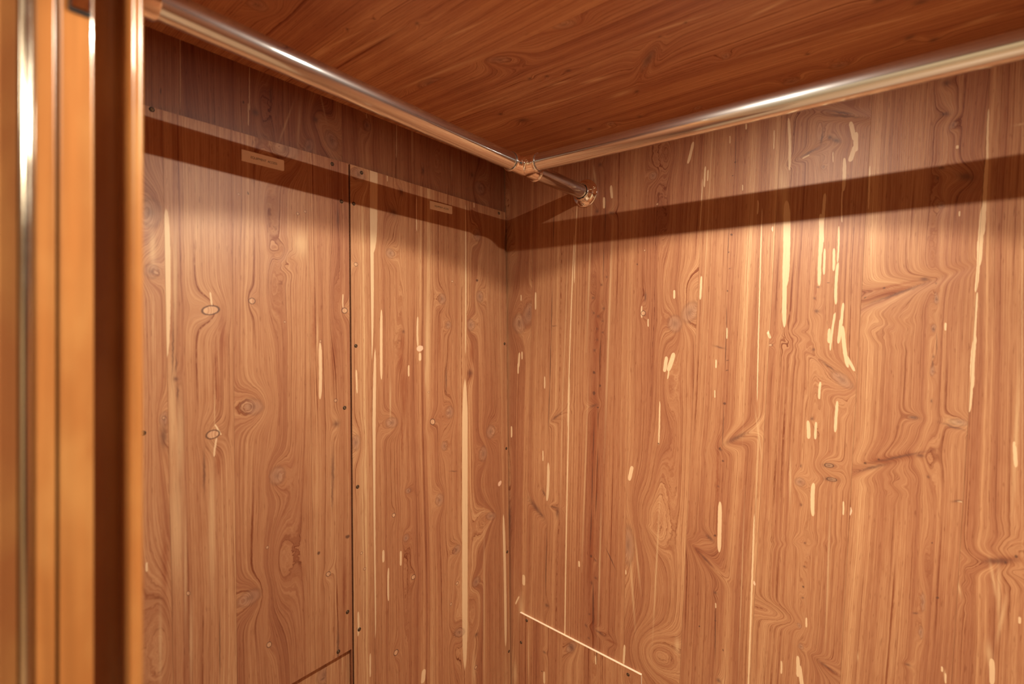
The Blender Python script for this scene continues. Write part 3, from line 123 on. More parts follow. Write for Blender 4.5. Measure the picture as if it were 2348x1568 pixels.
def cedar(name, feats, seed, tilt=0., tone=0., red=0., wav=1., dens=1., bright=1.):
    """flat-sawn aromatic cedar; UV = metres on the board, grain along V. feats: marks at (u, v) with half sizes."""
    g = G(name)
    uv = g.n('ShaderNodeUVMap').outputs[0]
    sp = g.n('ShaderNodeSeparateXYZ'); g.put(sp.inputs[0], uv)
    u0, v = sp.outputs[0], sp.outputs[1]
    u = g.ma('MULTIPLY_ADD', v, -tilt, u0)
    # large lazy wander of the grain
    cb = g.n('ShaderNodeCombineXYZ'); g.put(cb.inputs[0], g.ma('MULTIPLY_ADD', u, 7., seed * 3.17)); g.put(cb.inputs[1], g.ma('MULTIPLY', v, 1.5))
    wn = g.noise(cb.outputs[0], detail=1.5, rough=.5)
    cb2 = g.n('ShaderNodeCombineXYZ'); g.put(cb2.inputs[0], g.ma('MULTIPLY_ADD', u, 30., seed * 1.7)); g.put(cb2.inputs[1], g.ma('MULTIPLY', v, 8.))
    wn2 = g.noise(cb2.outputs[0], detail=1.5)
    F = g.ma('MULTIPLY_ADD', wn, .035 * wav, u)
    F = g.ma('MULTIPLY_ADD', wn2, .003 * wav, F)
    # jitter for the outlines of the marks
    jn = g.n('ShaderNodeTexNoise', noise_dimensions='2D'); g.put(jn.inputs['Vector'], uv)
    jn.inputs['Scale'].default_value = 130; jn.inputs['Detail'].default_value = 2
    jit = g.vm('SCALE', g.vm('SUBTRACT', jn.outputs['Color'], (.5, .5, .5)), scale=.0032)
    P = g.vm('ADD', uv, jit)
    PS = g.vm('ADD', uv, g.vm('SCALE', jit, scale=.28))
    FV = uv
    tn = None
    for f in feats:
        t = f[0]; sgn = 1 if int(abs(f[1]) * 9871 + abs(f[2]) * 7919) % 2 else -1; ru = f[3]
        if t == 'k': F = g.ma('MULTIPLY_ADD', g.gau(g.rad(P, f, 1.6, 2.3)), 1.8 * ru * 1.6 * sgn, F)
        elif t == 'o' and ru > .003: F = g.ma('MULTIPLY_ADD', g.gau(g.rad(FV, f, 1.9, 4.)), 1.3 * ru * 1.9 * sgn, F)
        elif t == 'd' and f[3] > .0015 and f[4] > .002: F = g.ma('MULTIPLY_ADD', g.gau(g.rad(FV, f, 1.8, 3.)), .9 * min(ru, .02) * 1.8 * sgn, F)
        elif t == 'b': F = g.ma('MULTIPLY_ADD', g.gau(g.rad(P, f, 1.4, 1.25)), 1.6 * ru * 1.4 * sgn, F)
        elif t == 'q':
            if tn is None:
                tn = g.ma('SUBTRACT', g.noise(uv, scale=30, detail=1.5, rough=.5), .5)
            F = g.ma('MULTIPLY_ADD', g.ma('MULTIPLY', g.gau(g.rad(FV, f, 1., 1.)), tn), .06, F)
        elif t == 'r' and f[3] > f[4]: F = g.ma('MULTIPLY_ADD', g.gau(g.rad(FV, f, 1.1, 3.5)), .02 * sgn, F)
    # year rings: irregular thin latewood lines following F
    nA = g.noise(w=g.ma('MULTIPLY_ADD', F, 42., seed), detail=3, rough=.6, dim='1D', scale=1)
    nB = g.noise(w=g.ma('MULTIPLY_ADD', F, 260., seed * 2.), detail=3, rough=.65, dim='1D', scale=1)
    rg = g.n('ShaderNodeCombineXYZ'); g.put(rg.inputs[0], g.ma('MULTIPLY', u0, 260.)); g.put(rg.inputs[1], g.ma('MULTIPLY', v, 70.))
    F2 = g.ma('MULTIPLY_ADD', g.noise(rg.outputs[0], detail=2), .0007, F)
    ph = g.ma('MULTIPLY_ADD', nA, 3., g.ma('MULTIPLY', F2, 105. * dens))
    fr = g.ma('FRACT', ph)
    line = g.ma('MULTIPLY', g.ma('ADD', g.ma('MULTIPLY', g.sm(fr, .5, .95), .28), g.ma('MULTIPLY', g.sm(fr, .885, .955), .72)), g.sm(fr, 1.0, .98))
    cv = g.n('ShaderNodeCombineXYZ'); g.put(cv.inputs[0], g.ma('MULTIPLY', F, 70.)); g.put(cv.inputs[1], g.ma('MULTIPLY', v, 5.))
    lw = g.sm(g.noise(cv.outputs[0], detail=1), .35, .68)
    fr2 = g.ma('FRACT', g.ma('MULTIPLY_ADD', nB, 1.1, g.ma('MULTIPLY', F2, 330. * dens)))
    fine = g.sm(fr2, .25, .95)
    # fibre and short dark dashes
    cf = g.n('ShaderNodeCombineXYZ'); g.put(cf.inputs[0], g.ma('MULTIPLY', F, 900.)); g.put(cf.inputs[1], g.ma('MULTIPLY', v, 26.))
    fib = g.noise(cf.outputs[0], detail=2, rough=.6)
    cd = g.n('ShaderNodeCombineXYZ'); g.put(cd.inputs[0], g.ma('MULTIPLY_ADD', F, 420., 7.)); g.put(cd.inputs[1], g.ma('MULTIPLY', v, 48.))
    dash = g.sm(g.noise(cd.outputs[0], detail=1), .70, .80)
    cl = g.n('ShaderNodeCombineXYZ'); g.put(cl.inputs[0], g.ma('MULTIPLY_ADD', F, 9., seed * 5.)); g.put(cl.inputs[1], g.ma('MULTIPLY', v, 1.3))
    big = g.noise(cl.outputs[0], detail=2)
    tt = g.ma('ADD', g.ma('MULTIPLY', nA, .62), g.ma('MULTIPLY_ADD', big, .5, -.06 + tone))
    tt = g.ma('MULTIPLY_ADD', g.ma('SUBTRACT', nB, .5), .34, tt)
    tt = g.ma('MULTIPLY_ADD', tt, 1.15, -.06)
    cr = g.n('ShaderNodeValToRGB'); g.put(cr.inputs[0], tt)
    e = cr.color_ramp.elements
    cols = [(.24, (.28, .104, .052)), (.42, (.36, .152, .074)), (.56, (.425, .202, .098)), (.72, (.50, .262, .130)), (.88, (.60, .37, .19))]
    e[0].position, e[0].color = cols[0][0], (*cols[0][1], 1); e[1].position, e[1].color = cols[-1][0], (*cols[-1][1], 1)
    for p_, c_ in cols[1:-1]:
        x = e.new(p_); x.color = (*c_, 1)
    c = cr.outputs[0]
    c = g.mix(g.ma('MULTIPLY', fine, .28), c, (.62, .42, .36), 'MULTIPLY')
    c = g.mix(g.ma('MULTIPLY', g.ma('MULTIPLY', line, lw), .95), c, (.46, .25, .19), 'MULTIPLY')
    c = g.mix(g.sm(fib, .35, .75, 0, .46), c, (.66, .46, .38), 'MULTIPLY')
    c = g.mix(g.ma('MULTIPLY', dash, .45), c, (.45, .28, .22), 'MULTIPLY')
    def acc(types, fn, mx='MAXIMUM'):
        a = None
        for f in feats:
            if f[0] in types:
                x = fn(f)
                a = x if a is None else g.ma(mx, a, x)
        return a
    # red heartwood stains
    Rm = acc('r', lambda f: g.gau(g.rad(P, f), 1.1))
    if Rm: c = g.mix(g.ma('MULTIPLY', Rm, .62), c, (.58, .30, .25), 'MULTIPLY')
    # soft and sharp sapwood streaks
    Tm = acc('t', lambda f: g.gau(g.rad(PS, f), 1.3))
    if Tm: c = g.mix(g.ma('MULTIPLY', Tm, .52), c, (.64, .42, .225))
    Sm = acc('s', lambda f: g.sm(g.blunt(PS, f), 1.15, .88))
    if Sm: c = g.mix(g.ma('MULTIPLY', Sm, .80), c, g.mix(fib, (.76, .55, .34), (.68, .46, .26)))
    Wm = acc('w', lambda f: g.sm(g.rad(P, f), 1.08, .85))
    if Wm: c = g.mix(g.ma('MULTIPLY', Wm, .75), c, (.84, .55, .38))
    # knots: grey-brown heart, dark rim
    Km = acc('k', lambda f: g.sm(g.rad(P, f), 1.25, .55))
    if Km: c = g.mix(g.ma('MULTIPLY', Km, .55), c, g.mix(fine, (.40, .225, .145), (.27, .125, .075)))
    Om = acc('o', lambda f: g.sm(g.rad(PS, f), 1.0, .85))
    if Om: c = g.mix(g.ma('MULTIPLY', Om, .8), c, g.mix(fine, (.62, .37, .21), (.44, .22, .12)))
    def dk(f):
        t = f[0]; r = g.rad(PS if f[0] in 'oc' else P, f)
        if t == 'o': return g.ma('MULTIPLY', g.ma('MULTIPLY', g.sm(r, .80, .96), g.sm(r, 1.26, 1.04)), .85)
        if t == 'k': return g.ma('ADD', g.ma('MULTIPLY', g.gau(r, 7.), .42), g.ma('MULTIPLY', g.ma('MULTIPLY', g.sm(r, .8, 1.), g.sm(r, 1.4, 1.02)), .26))
        if t == 'd': return g.ma('MULTIPLY', g.gau(r, 1.3), .74)
        if t == 'p': return g.sm(r, 1.5, .6, 0, .8)
        return g.sm(r, 1.3, .3, 0, .78)
    for grp in ('kd', 'opc'):
        Dm = acc(grp, dk)
        if Dm: c = g.mix(Dm, c, (.085, .034, .024) if grp == 'opc' else (.12, .048, .032))
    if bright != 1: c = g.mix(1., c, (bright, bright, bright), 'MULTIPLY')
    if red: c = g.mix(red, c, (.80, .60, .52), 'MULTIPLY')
    g.put(g.b.inputs['Base Color'], c)
    g.b.inputs['Roughness'].default_value = .46
    g.b.inputs['Specular IOR Level'].default_value = .38
    bp = g.n('ShaderNodeBump'); bp.inputs['Strength'].default_value = .12; bp.inputs['Distance'].default_value = .0006
    g.put(bp.inputs['Height'], g.ma('ADD', fib, fine)); g.put(g.b.inputs['Normal'], bp.outputs[0])
    return g.m

def plain(name, col, rough=.5, metal=0., spec=.5, coat=0., var=0., scale=(300, 300, 8), amount=.25):
    g = G(name)
    if var:
        tc = g.n('ShaderNodeTexCoord'); mp = g.n('ShaderNodeMapping'); g.put(mp.inputs[0], tc.outputs['Object']); mp.inputs[3].default_value = scale
        nz = g.noise(mp.outputs[0], dim='3D', detail=4)
        g.put(g.b.inputs['Base Color'], g.mix(g.sm(nz, .3, .7), col, tuple(x * (1 - var) for x in col)))
        g.put(g.b.inputs['Roughness'], g.sm(nz, .2, .8, rough * (1 - amount), rough * (1 + amount)))
    else:
        g.put(g.b.inputs['Base Color'], col); g.b.inputs['Roughness'].default_value = rough
    g.b.inputs['Metallic'].default_value = metal; g.b.inputs['Specular IOR Level'].default_value = spec
    g.b.inputs['Coat Weight'].default_value = coat; g.b.inputs['Coat Roughness'].default_value = .12
    return g.m

M_CHROME = plain('polished_steel', (.88, .84, .80), .10, 1., var=.05, scale=(60, 60, 60), amount=.3)
def steel_tube():
    g = G('brushed_steel_tube')
    tc = g.n('ShaderNodeTexCoord'); nz = g.noise(tc.outputs['Object'], dim='3D', scale=55, detail=3)
    g.b.inputs['Base Color'].default_value = (.70, .70, .71, 1); g.b.inputs['Metallic'].default_value = 1
    g.put(g.b.inputs['Roughness'], g.sm(nz, .2, .8, .055, .10))
    b2 = g.n('ShaderNodeBsdfPrincipled'); b2.inputs['Base Color'].default_value = (.66, .64, .62, 1); b2.inputs['Metallic'].default_value = 1; b2.inputs['Roughness'].default_value = .42
    mx = g.n('ShaderNodeMixShader'); mx.inputs[0].default_value = .11
    g.put(mx.inputs[1], g.b.outputs[0]); g.put(mx.inputs[2], b2.outputs[0])
    g.put(g.t.nodes['Material Output'].inputs[0], mx.outputs[0])
    return g.m
M_CHROME = steel_tube()
M_CHROME2 = plain('chrome', (.93, .90, .87), .045, 1.)
M_STEEL = plain('hinge_steel', (.62, .55, .45), .17, 1., var=.1, scale=(40, 40, 40))
M_SCREW = plain('bronzed_screw', (.16, .10, .055), .38, .9)
M_HOLE = plain('screw_recess', (.012, .008, .006), .8)
M_PLATE = plain('engraved_plastic', (.93, .82, .68), .42, var=.04, scale=(90, 90, 90))
M_INK = plain('engraving_black', (.02, .014, .012), .6)
M_PLY = plain('plywood_edge', (.90, .72, .52), .6, var=.12, scale=(20, 20, 600))
M_CORE = plain('panel_core', (.32, .15, .08), .75, var=.2, scale=(20, 20, 500))
def cherry(name, base, seed):
    g = G(name)
    tc = g.n('ShaderNodeTexCoord'); mp = g.n('ShaderNodeMapping'); g.put(mp.inputs[0], tc.outputs['Object']); mp.inputs[3].default_value = (90, 90, 2.4); mp.inputs[1].default_value = (seed, seed, seed)
    a = g.noise(mp.outputs[0], dim='3D', detail=4, dist=.6)
    mq = g.n('ShaderNodeMapping'); g.put(mq.inputs[0], tc.outputs['Object']); mq.inputs[3].default_value = (26, 26, 11)
    b_ = g.noise(mq.outputs[0], dim='3D', detail=3)
    c = g.mix(g.sm(a, .3, .7), base, tuple(x * .74 for x in base))
    c = g.mix(g.sm(b_, .4, .7, 0, .35), c, (.56, .30, .10))
    g.put(g.b.inputs['Base Color'], c); g.b.inputs['Roughness'].default_value = .34
    g.b.inputs['Coat Weight'].default_value = .9; g.b.inputs['Coat Roughness'].default_value = .09
    return g.m
M_CHERRY = cherry('varnished_cherry', (.41, .155, .042), 1.3)
M_CHERRY2 = cherry('varnished_cherry_door', (.31, .115, .04), 6.1)

# ------------------------------------------------------------------ object helpers
def place(name, me, parent, kind=None):
    o = bpy.data.objects.new(name, me); COL.objects.link(o)
    if parent: o.parent = parent
    if kind: o['kind'] = kind
    return o
def off(parent):
    v = Vector((0, 0, 0)); p = parent
    while p is not None: v += Vector(p.location); p = p.parent
    return v
def finish(name, bm, mat, parent=None, kind=None, smooth=False, origin=None):
    base = off(parent)
    if origin is not None: base = Vector(origin)
    bmesh.ops.recalc_face_normals(bm, faces=bm.faces)
    for v_ in bm.verts: v_.co -= base
    me = bpy.data.meshes.new(name); bm.to_mesh(me); bm.free()
    if smooth:
        for p in me.polygons: p.use_smooth = True
    me.materials.append(mat)
    o = place(name, me, parent, kind)
    if origin is not None: o.location = Vector(origin) - off(parent)
    return o
def thing(name, loc, label, cat, group=None):
    o = bpy.data.objects.new(name, None); COL.objects.link(o); o.location = loc
    o.empty_display_size = .02
    o['label'] = label; o['category'] = cat
    if group: o['group'] = group
    return o
def prism_bm(poly, n0, n1, fr, bm=None):
    bm = bm or bmesh.new(); uvl = bm.loops.layers.uv.verify()
    N = len(poly); key = {}
    lo = [bm.verts.new(fr(u, v, n0)) for u, v in poly]; hi = [bm.verts.new(fr(u, v, n1)) for u, v in poly]
    for vs_ in (lo, hi):
        for vv, p in zip(vs_, poly): key[vv] = p
    fs = [bm.faces.new(lo), bm.faces.new(hi)] + [bm.faces.new((lo[i], lo[(i + 1) % N], hi[(i + 1) % N], hi[i])) for i in range(N)]
    for f in fs:
        for l in f.loops: l[uvl].uv = key[l.vert]
    return bm
def prism(name, poly, n0, n1, fr, mat, parent=None, kind=None):
    return finish(name, prism_bm(poly, n0, n1, fr), mat, parent, kind)
def box_bm(x0, x1, y0, y1, z0, z1, bm=None):
    bm = bm or bmesh.new()
    r = bmesh.ops.create_cube(bm, size=1)
    for v_ in r['verts']:
        v_.co = Vector(((x0 + x1) / 2 + v_.co.x * (x1 - x0), (y0 + y1) / 2 + v_.co.y * (y1 - y0), (z0 + z1) / 2 + v_.co.z * (z1 - z0)))
    return bm
def lathe_bm(prof, A, D, seg=48, bm=None, closed=False):
    """prof: (distance along axis, radius) list, from point A in direction D"""
    bm = bm or bmesh.new(); A = Vector(A); D = Vector(D).normalized()
    q = D.to_track_quat('Z', 'Y'); rings = []
    for s_, r_ in prof:
        rings.append([bm.verts.new(A + D * s_ + q @ Vector((r_ * math.cos(2 * math.pi * i / seg), r_ * math.sin(2 * math.pi * i / seg), 0))) for i in range(seg)])
    for a, b in zip(rings, rings[1:]):
        for i in range(seg): bm.faces.new((a[i], a[(i + 1) % seg], b[(i + 1) % seg], b[i]))
    if closed:
        for i in range(seg): bm.faces.new((rings[-1][i], rings[-1][(i + 1) % seg], rings[0][(i + 1) % seg], rings[0][i]))
    else:
        bm.faces.new(rings[0]); bm.faces.new(rings[-1][::-1])
    return bm

def pick(F, u0, u1, v0=-9, v1=9, pad=.004):
    out = []
    for f in F:
        e = max(f[3], .0) * (2.2 if f[0] in 'kbqod' else 1.) + pad
        if f[1] + e > u0 and f[1] - e < u1 and f[2] + f[4] > v0 and f[2] - f[4] < v1: out.append(f)
    return out
def lerp_poly(eL, eR, v0, v1, V0, V1):
    """quad between two slanted edges given as (u at V0, u at V1)"""
    f = lambda e, v_: e[0] + (e[1] - e[0]) * (v_ - V0) / (V1 - V0)
    return [(f(eL, v0), v0), (f(eR, v0), v0), (f(eR, v1), v1), (f(eL, v1), v1)]

LIM = 20
def clip(poly, c, keep_above):
    out = []
    for i in range(len(poly)):
        p, q = poly[i], poly[(i + 1) % len(poly)]
        ip = (p[1] >= c) if keep_above else (p[1] <= c); iq = (q[1] >= c) if keep_above else (q[1] <= c)
        if ip: out.append(p)
        if ip != iq:
            t = (c - p[1]) / (q[1] - p[1]); out.append((p[0] + (q[0] - p[0]) * t, c))
    return out
def leaf(poly, n0, n1, fr, parent, name, feats, seed, **kw):
    """one veneer leaf = one object; where it carries many marks the sheet is split across into bands with their own share of marks"""
    def reach(f): return (f[4] if f[0] in 'strcpw' else f[4] * 4.5 if f[0] == 'd' else f[4] * 6 if f[0] in 'ko' else f[4] * 2.2) + f[3] * (abs(math.sin(f[5])) * 2 + .6) + .006
    lo, hi = min(p[1] for p in poly), max(p[1] for p in poly)
    def split(a, b, depth):
        fs = [f for f in feats if f[2] + reach(f) > a and f[2] - reach(f) < b]
        if len(fs) <= LIM or depth > 5: return [(a, b, fs)]
        cs = sorted(min(max(f[2], a), b) for f in fs); m = cs[len(cs) // 2]
        if m - a < .03 or b - m < .03: m = (a + b) / 2
        return split(a, m, depth + 1) + split(m, b, depth + 1)
    bands = split(lo, hi, 0)
    bm = bmesh.new(); mats = []
    for i, (a, b, fs) in enumerate(bands):
        q = clip(clip(poly, a, True), b, False) if len(bands) > 1 else poly
        nf = len(bm.faces); prism_bm(q, n0, n1, fr, bm); bm.faces.ensure_lookup_table()
        for f in bm.faces[nf:]: f.material_index = i
        mats.append(cedar('%s_%d' % (name, i), fs, seed, **kw))
    o = finish('veneer_leaf', bm, mats[0], parent)
    for m in mats[1:]: o.data.materials.append(m)
    return o
# ------------------------------------------------------------------ the room shell
GAP = .00012
VB = -1.30
# wall_right: cedar veneer leaves on a backing
wr = prism('wall_right', [(-.80, VB), (.66, VB), (.66, .43), (-.80, .43)], -.02, -.0012, FR_RIGHT, M_CORE, None, 'structure')
edges = [(-.8, -.8)] + S_RIGHT + [(.1290, .1290), (.32, .32), (.48, .48), (.63, .63)]
tones = [(.00, .05), (.015, .0), (-.005, .06), (-.01, .05), (.02, .0), (.015, .0), (-.01, .02), (.0, .10), (-.035, .22), (.0, .1), (.02, 0), (0, .1)]
for i, (a, b) in enumerate(zip(edges, edges[1:])):
    if i == 0: pl = [(-.779, VB), (S_RIGHT[0][0] + (S_RIGHT[0][0] - S_RIGHT[0][1]) * .13, VB), (S_RIGHT[0][1] - GAP, ZC + .02), (-.795, ZC + .02)]
    else:
        pl = lerp_poly((a[0] + GAP, a[1] + GAP), (b[0] - GAP, b[1] - GAP), VB, ZC + .02, -1.10, .405)
    lo_, hi_ = min(p[0] for p in pl), max(p[0] for p in pl)
    til = ((a[1] - a[0]) + (b[1] - b[0])) / 2 / 1.505 if 0 < i < 8 else (.03 if i == 0 else 0.)
    pk = [f for f in pick(F_RIGHT, lo_, hi_)]
    # keep only the marks that reach into this slanted leaf
    keep = []
    for f in pk:
        t_ = (f[2] + 1.10) / 1.505
        l_ = a[0] + (a[1] - a[0]) * t_; r_ = b[0] + (b[1] - b[0]) * t_
        e_ = f[3] * (2.0 if f[0] in 'kbqo' else 1.1) + .0015
        if i == 0: l_ = -.8
        inside = l_ <= f[1] <= r_
        if inside or (f[0] in 'str' and f[1] + f[3] > l_ + .001 and f[1] - f[3] < r_ - .001 and f[4] > f[3] and not inside and abs(f[1] - (l_ if f[1] < l_ else r_)) < f[3] * .8): keep.append(f)
    leaf(pl, -.0012, 0, FR_RIGHT, wr, 'cedar_right_%d' % i, keep, 11 + i * 3, tilt=til, tone=tones[i][0], red=tones[i][1], wav=(.6, .4, .4, .7, .4, .5, .55, .6, .8, .8, .8, .8)[i], dens=(1.1, 1.3, 1.35, .95, 1.25, 1.15, 1.2, 1., 1., 1., 1., 1.)[i])

# wall_left: backing, veneer band above the access panels, lower lining behind the cut-out
PT = -.0066   # face of the wall behind the screwed-on panels
wl = prism('wall_left', [(-.02, VB), (.955, VB), (.955, .43), (-.02, .43)], PT - .02, PT - .0012, FR_LEFT, M_CORE, None, 'structure')
be = [0., .13] + [s[0] for s in S_BAND] + [.76, .949]
for i, (a, b) in enumerate(zip(be, be[1:])):
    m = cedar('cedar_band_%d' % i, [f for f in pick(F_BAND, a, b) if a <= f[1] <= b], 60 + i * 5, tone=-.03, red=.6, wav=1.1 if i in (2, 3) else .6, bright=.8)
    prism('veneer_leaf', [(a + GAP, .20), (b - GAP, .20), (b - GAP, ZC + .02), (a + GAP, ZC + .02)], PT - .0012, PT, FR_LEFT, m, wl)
for i, (a, b) in enumerate([(0., .30), (.30, .452), (.452, .60), (.60, .949)]):
    m = cedar('cedar_lower_%d' % i, [f for f in pick(F_LOWER, a, b) if a <= f[1] <= b], 83 + i * 5, tone=.10, wav=1.5)
    prism('veneer_leaf', [(a + GAP, VB), (b - GAP, VB), (b - GAP, .20), (a + GAP, .20)], PT - .0012, PT, FR_LEFT, m, wl)

# ceiling: leaves with the grain running along X
ce = prism('ceiling', [(-.1, -.82), (.99, -.82), (.99, .66), (-.1, .66)], -.02, -.0012, FR_CEIL, M_CORE, None, 'structure')
cy = [-.02, .12, .262, .40, .545, .66, .80, .955]
for i, (a, b) in enumerate(zip(cy, cy[1:])):
    m = cedar('cedar_ceiling_%d' % i, [f for f in pick(F_CEIL, a, b) if a <= f[1] <= b], 120 + i * 4, tone=.03, red=.0, wav=.7, bright=1.35)
    prism('veneer_leaf', [(a + GAP, -.80), (b - GAP, -.80), (b - GAP, .64), (a + GAP, .64)], -.0012, 0, FR_CEIL, m, ce)

# off-frame sides of the closet and of the passage it opens to
M_SIDE = cedar('cedar_side', [], 201, red=.15)
M_CREAM = plain('cream_paint', (.86, .74, .52), .6, var=.04, scale=(3, 3, 3))
M_FLOOR = plain('pale_wood_floor', (.62, .42, .26), .4, var=.3, scale=(4, 60, 4))
M_PCEIL = plain('passage_ceiling_paint', (.80, .74, .64), .6)
def struct_box(name, mat, *a): return finish(name, box_bm(*a), mat, None, 'structure')
def fr_end(u, v, n): return (.64 - n, u, v)
prism('wall_end', [(-.1, VB), (.99, VB), (.99, .43), (-.1, .43)], -.02, 0, fr_end, M_SIDE, None, 'structure')
struct_box('floor', M_FLOOR, -1.6, 1.6, -1.9, 1.0, VB - .05, VB)
struct_box('wall_passage', M_CREAM, -1.6, 1.6, -1.95, -1.9, VB, 1.0)
struct_box('ceiling_passage', M_PCEIL, -1.6, 1.6, -1.95, .02, 1.0, 1.05)
# front wall of the closet, with the doorway the camera looks through
bm = box_bm(-.81, -.475, .03, .100, VB, ZC); box_bm(.45, .66, .02, .100, VB, ZC, bm); box_bm(-.475, .45, .02, .100, .37, ZC, bm)
finish('wall_front', bm, M_SIDE, None, 'structure')

# ------------------------------------------------------------------ door frame, door and hinge at the left edge
def column(name, prof, mat, parent=None, kind=None, z0=VB, z1=.369, smooth=False):
    bm = bmesh.new(); N = len(prof)
    lo = [bm.verts.new((x, y, z0)) for x, y in prof]; hi = [bm.verts.new((x, y, z1)) for x, y in prof]
    bm.faces.new(lo); bm.faces.new(hi[::-1])
    for i in range(N): bm.faces.new((lo[i], lo[(i + 1) % N], hi[(i + 1) % N], hi[i]))
    return finish(name, bm, mat, parent, kind, smooth=False)
def rounded(x0, x1, y0, y1, r, seg=6):
    """plan rectangle, rounded on its +x side"""
    p = [(x0, y0)]
    for i in range(seg + 1): a = -math.pi / 2 + i / seg * math.pi / 2; p.append((x1 - r + r * math.cos(a), y0 + r + r * math.sin(a)))
    for i in range(seg + 1): a = i / seg * math.pi / 2; p.append((x1 - r + r * math.cos(a), y1 - r + r * math.sin(a)))
    p.append((x0, y1)); return p
jamb = column('trim_1', [(-.475, .0470), (-.452, .0470), (-.452, .1002), (-.475, .1002)], M_CHERRY, None, 'structure')
column('edge_bead', rounded(-.452, -.42, .0958, .1032, .0034), M_CHERRY, jamb)
column('casing_board', rounded(-.452, -.42, .0588, .0758, .0018), M_CHERRY, jamb)
column('casing_strip', rounded(-.452, -.4212, .0468, .0575, .0018), M_CHERRY, jamb)
st = finish('strike_plate', box_bm(-.42, -.4188, .0628, .0745, .204, .262), M_HOLE, jamb)
finish('strike_insert', box_bm(-.4188, -.4178, .0640, .0733, .2065, .262), M_CHROME2, jamb)
dr = finish('door_1', box_bm(-.456, -.425, -.52, .0402, VB + .01, .365), M_CHERRY2, None, 'structure')
bm = bmesh.new()
nk = 2; hz = (.36 - (VB + .02)) / nk
for i in range(nk):
    z = VB + .02 + i * hz
    lathe_bm([(0, .0026), (.0004, .0029), (hz - .0008, .0029), (hz - .0004, .0026)], (-.4215, .0437, z), (0, 0, 1), 20, bm)
finish('hinge', bm, M_STEEL, dr, smooth=True)

# ------------------------------------------------------------------ screws
def screw_bm():
    return lathe_bm([(0, .0024), (.0006, .0024), (.0009, .0018), (.0010, .0010), (.0004, .0008)], (0, 0, 0), (0, 0, 1), 14)
b_ = screw_bm(); me_screw = bpy.data.meshes.new('screw'); bmesh.ops.recalc_face_normals(b_, faces=b_.faces); b_.to_mesh(me_screw); b_.free(); me_screw.materials.append(M_SCREW)
for p in me_screw.polygons: p.use_smooth = True
b_ = lathe_bm([(0, .0034), (.00025, .0034), (.00025, .0024)], (0, 0, 0), (0, 0, 1), 14); me_hole = bpy.data.meshes.new('screw_recess'); b_.to_mesh(me_hole); b_.free(); me_hole.materials.append(M_HOLE)
def put_screws(pts, fr, nrm, parent, n=0.):
    for u, v in pts:
        o = place('screw', me_screw, parent); o.rotation_euler = Vector(nrm).to_track_quat('Z', 'Y').to_euler()
        o.location = Vector(fr(u, v, n)) - off(parent)
        h = place('screw_recess', me_hole, o)

def label_plate(fr, u0, v1, parent):
    W_, H_, T_ = .0650, .0172, .0016
    p = prism('label_plate', [(u0, v1 - H_), (u0 + W_ - .0012, v1 - H_), (u0 + W_, v1 - H_ + .0012), (u0 + W_, v1 - .0012), (u0 + W_ - .0012, v1), (u0, v1)], .0001, T_, fr, M_PLATE, parent)
    p['label'] = 'cream engraved label plate reading EQUIPMENT ACCESS'
    cu = bpy.data.curves.new('txt', 'FONT'); cu.body = 'EQUIPMENT  ACCESS'; cu.size = 1; cu.space_character = .96
    cu.align_x = 'CENTER'; cu.align_y = 'CENTER'; cu.extrude = 0; cu.offset = .0
    to = bpy.data.objects.new('txt', cu); COL.objects.link(to); bpy.context.view_layer.update()
    me = bpy.data.meshes.new_from_object(to.evaluated_get(bpy.context.evaluated_depsgraph_get())); bpy.data.objects.remove(to)
    xs = [v_.co.x for v_ in me.vertices]; ys = [v_.co.y for v_ in me.vertices]
    sx = .0405 / (max(xs) - min(xs)); sy = .0042 / (max(ys) - min(ys)); mx = (max(xs) + min(xs)) / 2; my = (max(ys) + min(ys)) / 2
    b0 = off(parent)
    for v_ in me.vertices:
        v_.co = Vector(fr(u0 + W_ * .515 + (v_.co.x - mx) * sx, v1 - H_ * .52 + (v_.co.y - my) * sy, T_ + .00006)) - b0
    me.name = 'lettering'; me.materials.clear(); me.materials.append(M_INK)
    place('lettering', me, p)

